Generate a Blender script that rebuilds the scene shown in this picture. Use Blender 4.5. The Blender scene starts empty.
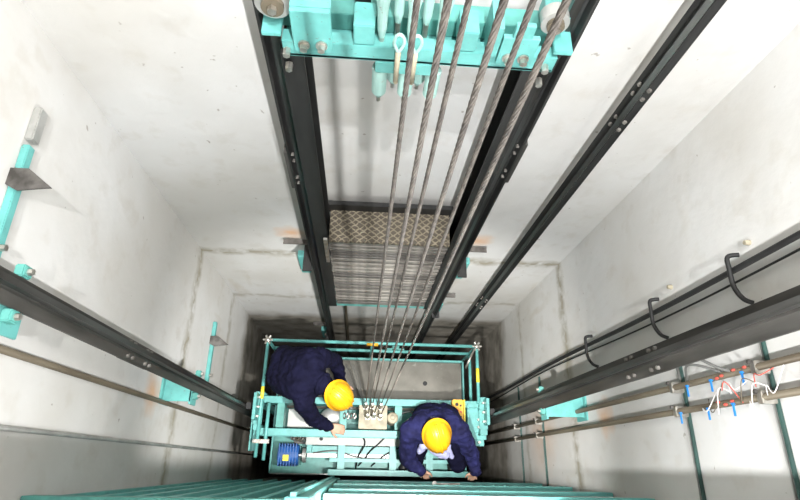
import bpy, bmesh, math, random
from mathutils import Vector, Matrix
random.seed(7)
C = bpy.context.scene.collection
ZC = 8.5                       # camera height above the pit floor
def Z(d): return ZC - d        # d = metres below the lens
ROOF = Z(5.3)

# ------------------------------------------------------------------ materials
def mat(name, col, rough=.6, metal=0., var=.12, scale=8., bump=0., spec=.5, col2=None, detail=6., stretch=None, speck=None):
    m = bpy.data.materials.new(name); m.use_nodes = True
    nt = m.node_tree; b = nt.nodes['Principled BSDF']
    b.inputs['Roughness'].default_value = rough; b.inputs['Metallic'].default_value = metal
    b.inputs['Specular IOR Level'].default_value = spec
    tc = nt.nodes.new('ShaderNodeTexCoord'); mp = nt.nodes.new('ShaderNodeMapping')
    nt.links.new(tc.outputs['Object'], mp.inputs['Vector'])
    if stretch: mp.inputs['Scale'].default_value = stretch
    n = nt.nodes.new('ShaderNodeTexNoise'); n.inputs['Scale'].default_value = scale; n.inputs['Detail'].default_value = detail
    nt.links.new(mp.outputs['Vector'], n.inputs['Vector'])
    r = nt.nodes.new('ShaderNodeValToRGB')
    c2 = col2 or tuple(max(0, c*(1-3*var)) for c in col)
    r.color_ramp.elements[0].position = .35; r.color_ramp.elements[0].color = (*c2, 1)
    r.color_ramp.elements[1].position = .62; r.color_ramp.elements[1].color = (*col, 1)
    nt.links.new(n.outputs['Fac'], r.inputs['Fac'])
    out = r.outputs['Color']
    if speck:
        n2 = nt.nodes.new('ShaderNodeTexNoise'); n2.inputs['Scale'].default_value = scale*5; n2.inputs['Detail'].default_value = 3
        nt.links.new(mp.outputs['Vector'], n2.inputs['Vector'])
        r2 = nt.nodes.new('ShaderNodeValToRGB'); r2.color_ramp.elements[0].position = .66; r2.color_ramp.elements[1].position = .72
        nt.links.new(n2.outputs['Fac'], r2.inputs['Fac'])
        mx = nt.nodes.new('ShaderNodeMixRGB'); mx.inputs['Color2'].default_value = (*speck, 1)
        nt.links.new(r2.outputs['Color'], mx.inputs['Fac']); nt.links.new(out, mx.inputs['Color1']); out = mx.outputs['Color']
    nt.links.new(out, b.inputs['Base Color'])
    if bump:
        bp = nt.nodes.new('ShaderNodeBump'); bp.inputs['Strength'].default_value = bump; bp.inputs['Distance'].default_value = .01
        nt.links.new(n.outputs['Fac'], bp.inputs['Height']); nt.links.new(bp.outputs['Normal'], b.inputs['Normal'])
    return m

def wall_mat():
    """whitewashed concrete: mottling, casting seams at two levels, shadow painted as darker grey further down"""
    m = bpy.data.materials.new('whitewashed_concrete'); m.use_nodes = True
    nt = m.node_tree; N = nt.nodes; L = nt.links; b = N['Principled BSDF']
    b.inputs['Roughness'].default_value = .85; b.inputs['Specular IOR Level'].default_value = .2
    tc = N.new('ShaderNodeTexCoord'); sep = N.new('ShaderNodeSeparateXYZ'); L.new(tc.outputs['Object'], sep.inputs[0])
    def noise(s, det=5, st=None):
        n = N.new('ShaderNodeTexNoise'); n.inputs['Scale'].default_value = s; n.inputs['Detail'].default_value = det
        mp = N.new('ShaderNodeMapping'); L.new(tc.outputs['Object'], mp.inputs['Vector'])
        if st: mp.inputs['Scale'].default_value = st
        L.new(mp.outputs['Vector'], n.inputs['Vector']); return n.outputs['Fac']
    def math_(op, a, b_=None, clamp=False):
        n = N.new('ShaderNodeMath'); n.operation = op; n.use_clamp = clamp
        for i, v in enumerate((a, b_)):
            if v is None: continue
            if isinstance(v, (int, float)): n.inputs[i].default_value = v
            else: L.new(v, n.inputs[i])
        return n.outputs[0]
    def ramp(v, p0, p1, c0=(0, 0, 0), c1=(1, 1, 1)):
        r = N.new('ShaderNodeValToRGB'); r.color_ramp.elements[0].position = p0; r.color_ramp.elements[1].position = p1
        r.color_ramp.elements[0].color = (*c0, 1); r.color_ramp.elements[1].color = (*c1, 1); L.new(v, r.inputs['Fac']); return r.outputs['Color']
    def mix(f, a, b_, t='MIX'):
        n = N.new('ShaderNodeMixRGB'); n.blend_type = t
        for i, v in zip(('Fac', 'Color1', 'Color2'), (f, a, b_)):
            if isinstance(v, tuple): n.inputs[i].default_value = (*v, 1)
            elif isinstance(v, (int, float)): n.inputs[i].default_value = v
            else: L.new(v, n.inputs[i])
        return n.outputs['Color']
    base = mix(ramp(noise(1.3, 6), .38, .64), (.545, .53, .50), (.63, .625, .612))
    base = mix(math_('MULTIPLY', ramp(noise(9, 6), .56, .7), .25), base, (.44, .40, .34))
    # pin holes
    base = mix(math_('MULTIPLY', ramp(noise(24, 2), .745, .775), .6), base, (.22, .19, .15))
    wob = math_('MULTIPLY', math_('SUBTRACT', noise(6, 5), .5), .16)
    z = math_('ADD', sep.outputs['Z'], wob)
    # seams between the casting lifts
    for zs, w, st in ((Z(3.6), .085, .85), (Z(4.65), .06, .6)):
        dist = math_('ABSOLUTE', math_('SUBTRACT', z, zs))
        f = math_('SUBTRACT', 1, math_('DIVIDE', dist, w), True)
        f = math_('MULTIPLY', math_('MULTIPLY', f, st), ramp(noise(14, 4), .3, .55), True)
        base = mix(f, base, (.27, .24, .17))
    # streaky run-off stains under the seam
    run = ramp(noise(3.2, 5, (1.6, 1.6, .35)), .58, .74)
    band = math_('MULTIPLY', math_('SUBTRACT', 1, math_('DIVIDE', math_('ABSOLUTE', math_('SUBTRACT', z, Z(4.15))), .65), True), .55)
    base = mix(math_('MULTIPLY', run, band, True), base, (.40, .32, .21))
    # shadow on the lower walls, painted into the colour as mottled darker grey
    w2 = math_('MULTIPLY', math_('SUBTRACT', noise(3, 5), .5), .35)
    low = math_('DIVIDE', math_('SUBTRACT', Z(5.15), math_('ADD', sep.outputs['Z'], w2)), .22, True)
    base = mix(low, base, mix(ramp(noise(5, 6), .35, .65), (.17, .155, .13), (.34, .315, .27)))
    # rust bleeding out beside the bracket plates
    for c_, rr in (((-.50, YB, Z(3.22)), .13), ((.72, YB, Z(3.22)), .13), ((XL, .36, Z(3.17)), .15), ((XR, .28, Z(3.12)), .13), ((XR, .27, Z(4.3)), .4)):
        vm = N.new('ShaderNodeVectorMath'); vm.operation = 'DISTANCE'; L.new(tc.outputs['Object'], vm.inputs[0]); vm.inputs[1].default_value = c_
        f = math_('SUBTRACT', 1, math_('DIVIDE', math_('ADD', vm.outputs['Value'], math_('MULTIPLY', math_('SUBTRACT', noise(12, 4), .5), .12)), rr), True)
        base = mix(math_('MULTIPLY', f, .65 if rr < .3 else .4, True), base, (.62, .30, .10))
    L.new(base, b.inputs['Base Color'])
    bp = N.new('ShaderNodeBump'); bp.inputs['Strength'].default_value = .25; bp.inputs['Distance'].default_value = .02
    L.new(noise(7, 8), bp.inputs['Height']); L.new(bp.outputs['Normal'], b.inputs['Normal'])
    return m

XL, XR, YB, YF = -1.17, 1.41, 1.40, -.16
M = {}
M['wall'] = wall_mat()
M['pit'] = mat('pit_concrete', (.16, .15, .13), .9, scale=4)
M['teal'] = mat('teal_paint', (.125, .40, .375), .42, var=.07, scale=14, bump=.06, speck=(.12, .2, .18))
M['teald'] = mat('dark_teal_paint', (.10, .34, .30), .45, var=.1, scale=12, bump=.05)
M['bar'] = mat('dark_green_bar', (.03, .075, .065), .5)
M['black'] = mat('oiled_black_steel', (.020, .020, .019), .55, .1, scale=20, bump=.1, col2=(.008, .008, .008), stretch=(1, 1, .15))
M['rail'] = mat('dark_rail_steel', (.075, .07, .064), .48, .2, scale=16, bump=.08, col2=(.025, .023, .02), stretch=(1, 1, .12))
M['railb'] = mat('machined_rail_blade', (.16, .16, .155), .3, .8, scale=16, col2=(.07, .065, .06), stretch=(1, 1, .1))
M['cast'] = mat('dusty_cast_iron', (.26, .245, .22), .62, .35, scale=16, bump=.2, col2=(.10, .09, .08))
M['castd'] = mat('dark_cast_iron', (.15, .14, .13), .6, .35, scale=16, bump=.2, col2=(.05, .045, .04))
M['rope'] = mat('steel_rope', (.095, .082, .068), .6, .1, scale=60, bump=.3, col2=(.04, .033, .028))
M['zinc'] = mat('zinc_hardware', (.62, .60, .56), .32, .85, scale=25, col2=(.38, .35, .30))
M['galv'] = mat('galvanised_steel', (.50, .50, .48), .45, .6, scale=10, col2=(.33, .33, .31))
M['pipe'] = mat('dull_bronze_tube', (.16, .135, .095), .5, .2, scale=12, col2=(.10, .08, .055), stretch=(1, 1, .2))
M['rust'] = mat('rust_primer', (.65, .28, .09), .8, scale=22, col2=(.40, .14, .05))
M['yellow'] = mat('yellow_plastic', (.86, .41, .01), .38, var=.03, scale=6)
M['yellowb'] = mat('yellow_band', (.80, .68, .05), .45, var=.05)
M['orange'] = mat('orange_yellow_box', (.80, .43, .03), .5, var=.12, scale=30)
M['navy'] = mat('navy_workwear', (.007, .007, .024), .9, scale=9, bump=.3, col2=(.004, .004, .014), spec=.12)
M['blue'] = mat('blue_workwear', (.016, .017, .075), .85, scale=9, bump=.35, col2=(.006, .006, .028), spec=.2)
M['lav'] = mat('pale_lavender_cloth', (.45, .46, .68), .85, scale=12, col2=(.32, .32, .52))
M['skin'] = mat('skin', (.60, .36, .25), .55, var=.04, scale=20)
M['hair'] = mat('black_hair', (.02, .015, .012), .6, scale=60, bump=.3)
M['shoe'] = mat('black_boot_leather', (.02, .02, .02), .5)
M['roof'] = mat('dusty_cab_roof', (.27, .255, .22), .7, scale=2.4, col2=(.13, .12, .10), speck=(.27, .26, .23))
M['white'] = mat('white_painted_plate', (.50, .51, .48), .5, var=.04, scale=5, speck=(.4, .38, .34))
M['bluep'] = mat('blue_motor_paint', (.03, .13, .42), .4, var=.1)
M['rubber'] = mat('black_rubber', (.012, .012, .012), .6)
M['cgrey'] = mat('grey_cable', (.16, .16, .15), .6)
M['wwhite'] = mat('white_wire', (.75, .72, .70), .5, var=.03)
M['red'] = mat('red_clip', (.65, .10, .07), .5, var=.05)
M['tie'] = mat('blue_tie', (.02, .25, .70), .45, var=.05)
M['beige'] = mat('beige_casting', (.44, .39, .28), .6, scale=14)
M['sock'] = mat('pale_green_socket', (.38, .60, .55), .4, var=.05, scale=12, speck=(.3, .3, .26))

# tread / expanded-metal pattern for the top plate of the counterweight
def diamond_mat():
    m = bpy.data.materials.new('diamond_mesh_plate'); m.use_nodes = True
    nt = m.node_tree; N = nt.nodes; L = nt.links; b = N['Principled BSDF']
    b.inputs['Roughness'].default_value = .5; b.inputs['Metallic'].default_value = .3
    tc = N.new('ShaderNodeTexCoord'); fs = []
    for a in (math.radians(38), math.radians(-38)):
        mp = N.new('ShaderNodeMapping'); mp.inputs['Rotation'].default_value = (0, 0, a); L.new(tc.outputs['Object'], mp.inputs['Vector'])
        w = N.new('ShaderNodeTexWave'); w.inputs['Scale'].default_value = 11; w.inputs['Distortion'].default_value = 2.5; w.inputs['Detail Scale'].default_value = 3
        w.bands_direction = 'Y'; L.new(mp.outputs['Vector'], w.inputs['Vector'])
        r = N.new('ShaderNodeValToRGB'); r.color_ramp.elements[0].position = .75; r.color_ramp.elements[1].position = .98
        L.new(w.outputs['Fac'], r.inputs['Fac']); fs.append(r.outputs['Color'])
    mx = N.new('ShaderNodeMixRGB'); mx.blend_type = 'LIGHTEN'; mx.inputs[0].default_value = 1; L.new(fs[0], mx.inputs[1]); L.new(fs[1], mx.inputs[2])
    m2 = N.new('ShaderNodeMixRGB'); m2.inputs[1].default_value = (.085, .07, .052, 1); m2.inputs[2].default_value = (.24, .205, .145, 1)
    L.new(mx.outputs[0], m2.inputs[0]); L.new(m2.outputs[0], b.inputs['Base Color'])
    bp = N.new('ShaderNodeBump'); bp.inputs['Strength'].default_value = .6; bp.inputs['Distance'].default_value = .006
    L.new(mx.outputs[0], bp.inputs['Height']); L.new(bp.outputs['Normal'], b.inputs['Normal'])
    return m
M['diamond'] = diamond_mat()

# ------------------------------------------------------------------ mesh helpers
class MB:
    def __init__(s): s.b = bmesh.new()
    def box(s, x0, x1, y0, y1, z0, z1, bev=0):
        r = bmesh.ops.create_cube(s.b, size=1, matrix=Matrix.Translation(((x0+x1)/2, (y0+y1)/2, (z0+z1)/2)) @ Matrix.Diagonal((abs(x1-x0), abs(y1-y0), abs(z1-z0), 1)))
        if bev:
            es = {e for v in r['verts'] for e in v.link_edges}
            bmesh.ops.bevel(s.b, geom=list(es), offset=bev, segments=2, affect='EDGES')
        return s
    def obox(s, c, size, rot):          # oriented box
        bmesh.ops.create_cube(s.b, size=1, matrix=Matrix.Translation(c) @ rot.to_4x4() @ Matrix.Diagonal((*size, 1))); return s
    def cone(s, p0, p1, r0, r1=None, seg=12):
        p0, p1 = Vector(p0), Vector(p1); r1 = r0 if r1 is None else r1; d = p1-p0
        q = Vector((0, 0, 1)).rotation_difference(d.normalized())
        bmesh.ops.create_cone(s.b, cap_ends=True, segments=seg, radius1=r0, radius2=r1, depth=d.length, matrix=Matrix.Translation((p0+p1)/2) @ q.to_matrix().to_4x4()); return s
    def ball(s, c, r, sc=(1, 1, 1), rot=None):
        m = Matrix.Translation(c) @ (rot.to_4x4() if rot else Matrix()) @ Matrix.Diagonal((*sc, 1))
        bmesh.ops.create_uvsphere(s.b, u_segments=16, v_segments=10, radius=r, matrix=m); return s
    def caps(s, p0, p1, r0, r1):         # tapered capsule
        s.cone(p0, p1, r0, r1, 16); s.ball(p0, r0); s.ball(p1, r1); return s
    def chain(s, pts):                    # [(x,y,z,r),...]
        for a, b in zip(pts, pts[1:]): s.caps(a[:3], b[:3], a[3], b[3])
        return s
    def prism(s, poly, z0, z1):           # xy polygon swept along z
        lo = [s.b.verts.new((x, y, z0)) for x, y in poly]; hi = [s.b.verts.new((x, y, z1)) for x, y in poly]
        s.b.faces.new(lo[::-1]); s.b.faces.new(hi); n = len(poly)
        for i in range(n): s.b.faces.new((lo[i], lo[(i+1) % n], hi[(i+1) % n], hi[i]))
        return s
    def prismx(s, poly, x0, x1):          # yz polygon swept along x
        lo = [s.b.verts.new((x0, y, z)) for y, z in poly]; hi = [s.b.verts.new((x1, y, z)) for y, z in poly]
        s.b.faces.new(lo); s.b.faces.new(hi[::-1]); n = len(poly)
        for i in range(n): s.b.faces.new((lo[i], hi[i], hi[(i+1) % n], lo[(i+1) % n]))
        return s
    def tube(s, pts, r, seg=8, sub=6):    # smooth tube through the points
        P = [Vector(p) for p in pts]; Q = []
        for i in range(len(P)-1):
            a = P[max(i-1, 0)]; b, c = P[i], P[i+1]; d = P[min(i+2, len(P)-1)]
            for k in range(sub):
                t = k/sub; Q.append(.5*((2*b)+(c-a)*t+(2*a-5*b+4*c-d)*t*t+(3*b-a-3*c+d)*t**3))
        Q.append(P[-1]); rings = []; n = None
        for i, p in enumerate(Q):
            t = (Q[min(i+1, len(Q)-1)]-Q[max(i-1, 0)]).normalized()
            if n is None: n = t.orthogonal().normalized()
            n = (n-t*n.dot(t)).normalized(); w = t.cross(n)
            rings.append([s.b.verts.new(p+r*(math.cos(2*math.pi*k/seg)*n+math.sin(2*math.pi*k/seg)*w)) for k in range(seg)])
        for a, b in zip(rings, rings[1:]):
            for k in range(seg): s.b.faces.new((a[k], a[(k+1) % seg], b[(k+1) % seg], b[k]))
        s.b.faces.new(rings[0][::-1]); s.b.faces.new(rings[-1]); return s
    def spring(s, c, R, r, z0, z1, turns=6):
        n = turns*12
        return s.tube([(c[0]+R*math.cos(2*math.pi*i/12), c[1]+R*math.sin(2*math.pi*i/12), z0+(z1-z0)*i/n) for i in range(n+1)], r, 5, 1)
    def build(s, name, m, parent=None, smooth=False, bev=0):
        bmesh.ops.recalc_face_normals(s.b, faces=s.b.faces)
        me = bpy.data.meshes.new(name); s.b.to_mesh(me); s.b.free()
        me.materials.append(m)
        if smooth:
            for p in me.polygons: p.use_smooth = True
        o = bpy.data.objects.new(name, me); C.objects.link(o)
        if parent is not None:
            o.parent = parent; o.matrix_parent_inverse = Matrix.Translation(-Vector(parent.location))
        if bev:
            b = o.modifiers.new('bevel', 'BEVEL'); b.width = bev; b.segments = 2; b.limit_method = 'ANGLE'
        return o
def tag(o, label, cat, group=None):
    o['label'] = label; o['category'] = cat
    if group: o['group'] = group
    return o
def thing(name, label, cat, loc=(0, 0, 0), group=None):
    o = bpy.data.objects.new(name, None); C.objects.link(o); o.location = loc; o.empty_display_size = .1
    return tag(o, label, cat, group)
def struct(o): o['kind'] = 'structure'; return o
def copy_thing(root, off, label, group=None):
    off = Vector(off); r = root.copy(); C.objects.link(r); r.location = root.location+off; r['label'] = label
    if group: r['group'] = group
    for ch in list(root.children):
        c = ch.copy(); C.objects.link(c); c.parent = r; c.matrix_parent_inverse = ch.matrix_parent_inverse.copy()
        for g in list(ch.children):
            q = g.copy(); C.objects.link(q); q.parent = c; q.matrix_parent_inverse = g.matrix_parent_inverse.copy()
    return r

# ------------------------------------------------------------------ the shaft
XL, XR, YB, YF = -1.17, 1.41, 1.40, -.16
TOP, BOT = Z(-3.2), 0.
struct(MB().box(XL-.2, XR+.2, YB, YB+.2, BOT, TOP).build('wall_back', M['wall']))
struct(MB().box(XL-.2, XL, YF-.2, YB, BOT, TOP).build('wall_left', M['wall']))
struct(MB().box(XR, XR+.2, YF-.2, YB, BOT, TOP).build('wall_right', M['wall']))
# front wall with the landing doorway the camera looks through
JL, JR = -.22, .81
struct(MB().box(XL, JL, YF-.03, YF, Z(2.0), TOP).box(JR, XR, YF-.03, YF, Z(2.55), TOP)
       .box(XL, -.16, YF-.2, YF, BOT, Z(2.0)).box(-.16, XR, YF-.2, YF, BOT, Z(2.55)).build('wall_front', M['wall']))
struct(MB().box(XL-.2, XR+.2, YF-.2, YB+.2, -.15, 0).build('floor', M['pit']))

# ------------------------------------------------------------------ guide rails
def T_poly(cx, cy, w, h, ang, t=.010, bt=.012):
    """T profile: base of width w at (cx,cy), blade of height h towards direction ang"""
    pts = [(0, -w/2), (t, -w/2), (t+.008, -bt), (h-.03, -bt*.8), (h-.028, -bt/1.6), (h, -bt/1.6), (h, bt/1.6), (h-.028, bt/1.6), (h-.03, bt*.8), (t+.008, bt), (t, w/2), (0, w/2)]
    c, s = math.cos(ang), math.sin(ang)
    return [(cx+x*c-y*s, cy+x*s+y*c) for x, y in pts]
def rail(cx, cy, w, h, ang, label, joints, m='rail', dtop=-.6, dbot=8.45):
    t = thing('guide_rail', label, 'guide rail', (cx, cy, Z(dbot)), None)
    MB().prism(T_poly(cx, cy, w, h, ang), Z(dbot), Z(dtop)).build('rail_section', M[m], t, bev=.002)
    c, s = math.cos(ang), math.sin(ang)
    # machined running faces of the blade
    hw = .0095
    def R(x, y): return (cx+x*c-y*s, cy+x*s+y*c)
    MB().prism([R(h-.026, -hw), R(h+.001, -hw), R(h+.001, hw), R(h-.026, hw)], Z(dbot)+.01, Z(dtop)-.01).build('blade_edge', M['railb'], t)
    for d in joints:
        p = MB().prism([R(-.014, -w/2+.004), R(-.001, -w/2+.004), R(-.001, w/2-.004), R(-.014, w/2-.004)], Z(d+.15), Z(d-.15)).build('fishplate', M['rail'], t)
        for dz in (-.12, -.07, .07, .12):
            for yy in (-w/2+.018, w/2-.018):
                a = R(.010, yy); e = R(.024, yy)
                MB().cone((*a, Z(d)+dz), (*e, Z(d)+dz), .009, .008, 6).build('bolt', M['cast'], p)
    return t
PI = math.pi
rail(-.985, .435, .092, .062, 0, 'dark steel guide rail running down beside the left wall', (2.4, 5.6))
rail(1.145, .405, .11, .062, PI, 'broad dark steel guide rail running down beside the right wall', (2.1, 5.2))
rail(-.345, 1.215, .075, .05, 0, 'black guide rail left of the counterweight', (2.05,), 'black')
rail(.60, 1.215, .075, .055, PI, 'black guide rail right of the counterweight', (1.9,), 'black')
rail(.975, 1.285, .075, .055, PI+.9, 'slim black guide rail standing alone between counterweight and right wall', (1.6, 4.2), 'black')

# ------------------------------------------------------------------ rail brackets
def side_bracket(x_wall, x_rail, y, d, label, sgn, big=False, plate='teal'):
    """teal plate on the wall side, arm to the rail, clips and bolts"""
    t = thing('rail_bracket', label, 'bracket', (x_wall, y, Z(d)), 'brackets of the side guide rails')
    x1 = x_wall+sgn*.012
    MB().box(x_wall, x1, y-.12, y+.03, Z(d)-.09, Z(d)+.07, .003).build('wall_plate', M[plate], t)
    MB().box(x1, x_rail-sgn*.016, y-.10, y+.03, Z(d)+.02, Z(d)+.032).box(x_rail-sgn*.026, x_rail-sgn*.0145, y-.115, y+.05, Z(d)-.08, Z(d)+.032, .002).build('arm', M[plate], t)
    for yy in (-.066, .066):
        cl = MB().box(x_rail-sgn*.0135, x_rail+sgn*.016, y+yy-.018, y+yy+.018, Z(d)-.022, Z(d)+.022, .004).build('rail_clip', M['teald'], t)
        MB().cone((x_rail+sgn*.015, y+yy, Z(d)), (x_rail+sgn*.03, y+yy, Z(d)), .011, .010, 6).build('bolt', M['zinc'], cl)
    return t
side_bracket(XL, -.985, .435, 1.52, 'teal bracket with round bolts holding left rail at picture edge', 1)
side_bracket(XL, -.985, .435, 3.35, 'teal plate bracket with rust mark under the left rail, halfway down', 1)
side_bracket(XR, 1.145, .405, 3.42, 'teal bracket under the right rail beside a rust mark', -1)


# wall-mounted teal bars with a dark angle plate (left wall)
def wall_bar(d, y0, y1, label):
    t = thing('cable_support', label, 'bracket', (XL, (y0+y1)/2, Z(d)), 'teal bars on the left wall')
    MB().box(XL+.001, XL+.028, y0, y1, Z(d)-.022, Z(d)+.012, .003).build('bar', M['teal'], t)
    ym = y0+.62*(y1-y0); p = MB()
    p.prism([(XL+.001, ym+.06), (XL+.001, ym), (XL+.04, ym-.02), (XL+.145, ym-.005), (XL+.06, ym+.06)], Z(d)+.018, Z(d)+.026)
    p.build('angle_plate', M['castd'], t)
    MB().cone((XL+.028, y0+.05, Z(d)), (XL+.05, y0+.05, Z(d)), .012, .011, 6).build('bolt', M['zinc'], t)
    return t
wall_bar(1.62, .56, .98, 'teal bar with dark angle plate on left wall at picture edge')
wall_bar(4.15, .56, 1.02, 'small teal bar with dark angle plate low on left wall')
tag(MB().box(XL+.001, XL+.03, 1.0, 1.13, Z(1.62)-.03, Z(1.62)+.012, .004).build('steel_channel', M['galv']), 'short grey steel channel on left wall at picture edge', 'steel channel')

# counterweight rail brackets
def cw_bracket(x_in, sgn, d, label):
    t = thing('counterweight_bracket', label, 'bracket', (x_in, YB, Z(d)), 'brackets of the counterweight rails')
    MB().box(x_in+sgn*.03, x_in+sgn*.10, YB-.05, YB, Z(d)-.55, Z(d)-.22, .003).build('wall_plate', M['teal'], t)
    MB().box(x_in-sgn*.03, x_in+sgn*.03, 1.17, YB-.012, Z(d)-.01, Z(d)+.004).build('arm', M['black'], t)
    MB().box(x_in-sgn*.03, x_in+sgn*.17, YB-.05, YB-.014, Z(d)+.005, Z(d)+.012).build('shelf', M['castd'], t)
    MB().cone((x_in+sgn*.06, YB-.05, Z(d)-.36), (x_in+sgn*.06, YB-.07, Z(d)-.36), .014, .012, 6).build('bolt', M['zinc'], t)
    return t
cw_bracket(-.385, -1, 3.30, 'bracket with teal plate left of the counterweight stack')
cw_bracket(.635, 1, 3.30, 'bracket with teal plate right of the counterweight stack')
cw_bracket(.60, 1, 4.35, 'small low bracket right of the counterweight stack')
cw_bracket(-.36, -1, 5.5, 'bracket with dark shelf behind the left end of the car railing')

# ------------------------------------------------------------------ counterweight
CWY = 1.215
cw = thing('counterweight', 'counterweight frame with teal top beam and black uprights on back wall side', 'counterweight', (.12, CWY, Z(4.0)))
for x0, x1 in ((-.285, -.215), (.455, .525)):
    s = 1 if x0 < 0 else -1; xo, xi = (x0, x1) if s == 1 else (x1, x0)
    MB().prism([(xo, CWY-.075), (xi, CWY-.075), (xi, CWY-.067), (xo+s*.008, CWY-.067), (xo+s*.008, CWY+.067), (xi, CWY+.067), (xi, CWY+.075), (xo, CWY+.075)], Z(4.0), Z(1.28)).build('upright', M['black'], cw, bev=.001)
# top beam : low channel, dark rear beam, plates bolted on
MB().box(-.272, .54, 1.13, 1.175, Z(1.275), Z(1.215), .002).box(-.272, .54, 1.13, 1.30, Z(1.275), Z(1.265)).build('top_beam', M['teal'], cw)
MB().box(-.30, .56, 1.23, 1.30, Z(1.262), Z(1.20), .002).build('rear_beam', M['teald'], cw)
for x0, x1 in ((-.235, -.125), (.355, .46)):
    pl = MB()
    if x0 < 0: pl.box(x0, x1, 1.112, 1.128, Z(1.235), Z(1.085), .002).box(x0, x1, 1.128, 1.20, Z(1.10), Z(1.085))
    else: pl.prism([(x0, 1.112), (x1, 1.112), (x1, 1.128), (x0, 1.128)], Z(1.235), Z(1.13)).prismx([(1.112, Z(1.13)), (1.128, Z(1.13)), (1.128, Z(1.085)), (1.112, Z(1.085))], x0+.025, x1-.025).box(x0-.035, x0-.004, 1.115, 1.22, Z(1.21), Z(1.10))
    p = pl.build('gusset_plate', M['teal'], cw, bev=.002)
    for bx in (x0+.03, x1-.03):
        MB().cone((bx, 1.111, Z(1.205)), (bx, 1.088, Z(1.205)), .012, .011, 6).cone((bx, 1.111, Z(1.205)), (bx, 1.106, Z(1.205)), .017, .017, 14).build('bolt', M['zinc'], p)
for x0, x1 in ((-.065, -.005), (.235, .29)):
    MB().box(x0, x1, 1.13, 1.22, Z(1.212), Z(1.14), .003).build('stop_block', M['teal'], cw)
for s, x in ((-1, -.27), (1, .52)):
    e = -.055 if s < 0 else .0
    gs = MB().box(x+e, x+e+.055, 1.128, 1.30, Z(1.20), Z(1.185), .002).box(x-.035, x+.035, 1.20, 1.29, Z(1.185), Z(1.13), .002).build('guide_shoe_plate', M['teal'], cw)
    for k, dd in enumerate((1.25, 1.31)):
        MB().cone((x-.01*s, 1.13, Z(dd)), (x-.01*s, 1.105, Z(dd)), .012, .011, 6).build('bolt', M['zinc'], gs)
# guide wheels at both ends, axle towards the car
for x, R_ in ((-.285, .050), (.50, .040)):
    gw = MB().cone((x, 1.16, Z(1.115)), (x, 1.20, Z(1.115)), R_, R_, 28).build('guide_wheel', M['galv'], cw)
    MB().cone((x, 1.145, Z(1.115)), (x, 1.159, Z(1.115)), R_*.62, R_*.62, 20).build('wheel_hub', M['pipe'], gw)
    MB().cone((x, 1.13, Z(1.115)), (x, 1.145, Z(1.115)), .013, .013, 6).build('axle_nut', M['zinc'], gw)
# hitch box below the beam, rods and springs
MB().box(.0, .185, 1.128, 1.30, Z(1.325), Z(1.276), .003).build('hitch_box', M['teal'], cw)
MB().box(-.225, .465, 1.318, 1.345, Z(2.71), Z(2.62), .002).build('cross_angle', M['black'], cw)
MB().box(-.28, .52, CWY-.07, CWY+.08, Z(4.0), Z(3.93), .003).build('bottom_beam', M['teal'], cw)
MB().box(-.235, -.215, 1.105, 1.12, Z(2.95), Z(2.62)).build('retaining_strip', M['zinc'], cw)

# suspension rods of the counterweight: five things that hang in the beam
rod_x = (.015, .062, .10, .145, .185); rod_l = ('leftmost', 'second from left', 'middle', 'fourth from left', 'rightmost')
for i, (x, l) in enumerate(zip(rod_x, rod_l)):
    y = 1.155 if i % 2 == 0 else 1.215
    t = thing('rope_socket', l+' of the five pale green rope sockets on the counterweight beam', 'rope socket', (x, y, Z(1.56)), 'rope sockets on the counterweight')
    MB().cone((x, y, Z(1.49)), (x, y, Z(1.13)), .007, .009, 10).build('threaded_rod', M['zinc'], t, smooth=False)
    MB().cone((x, y, Z(1.44)), (x, y, Z(1.328)), .024, .024, 16).cone((x, y, Z(1.465)), (x, y, Z(1.44)), .011, .024, 16).build('spring_cup', M['sock'], t)
    yy = 1.10
    MB().cone((x, y, Z(1.20)), (x, y, Z(1.17)), .009, .014, 12).cone((x, y, Z(1.17)), (x, y, Z(1.10)), .014, .015, 12).cone((x, y, Z(1.10)), (x, y, Z(1.06)), .015, .020, 12).cone((x, y, Z(1.06)), (x, y, Z(.92)), .020, .018, 12).build('wedge_socket', M['sock'], t)
    MB().cone((x, y, Z(.92)), (x, y, Z(-.6)), .005, .0055, 8).build('rope', M['rope'], t)
tag(MB().box(-.065, -.02, 1.25, 1.29, Z(1.19), Z(.85), .003).build('steel_post', M['black']), 'short dark steel post left of the rope sockets', 'steel post')
# long pale bolts in front of the beam
for x, l in ((.065, 'left'), (.115, 'right')):
    t = thing('eye_bolt', l+' one of two pale eye bolts lying against the teal beam front', 'bolt', (x, 1.10, Z(1.34)), 'eye bolts on the counterweight beam')
    MB().cone((x, 1.112, Z(1.34)), (x, 1.112, Z(1.21)), .008, .008, 12).ball((x, 1.112, Z(1.34)), .008).build('shank', M['beige'], t, smooth=True)
    MB().tube([(x-.014, 1.112, Z(1.18)), (x-.011, 1.112, Z(1.155)), (x, 1.112, Z(1.145)), (x+.011, 1.112, Z(1.155)), (x+.014, 1.112, Z(1.18)), (x, 1.112, Z(1.21)), (x-.014, 1.112, Z(1.18))], .005).build('eye', M['sock'], t, smooth=True)

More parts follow.
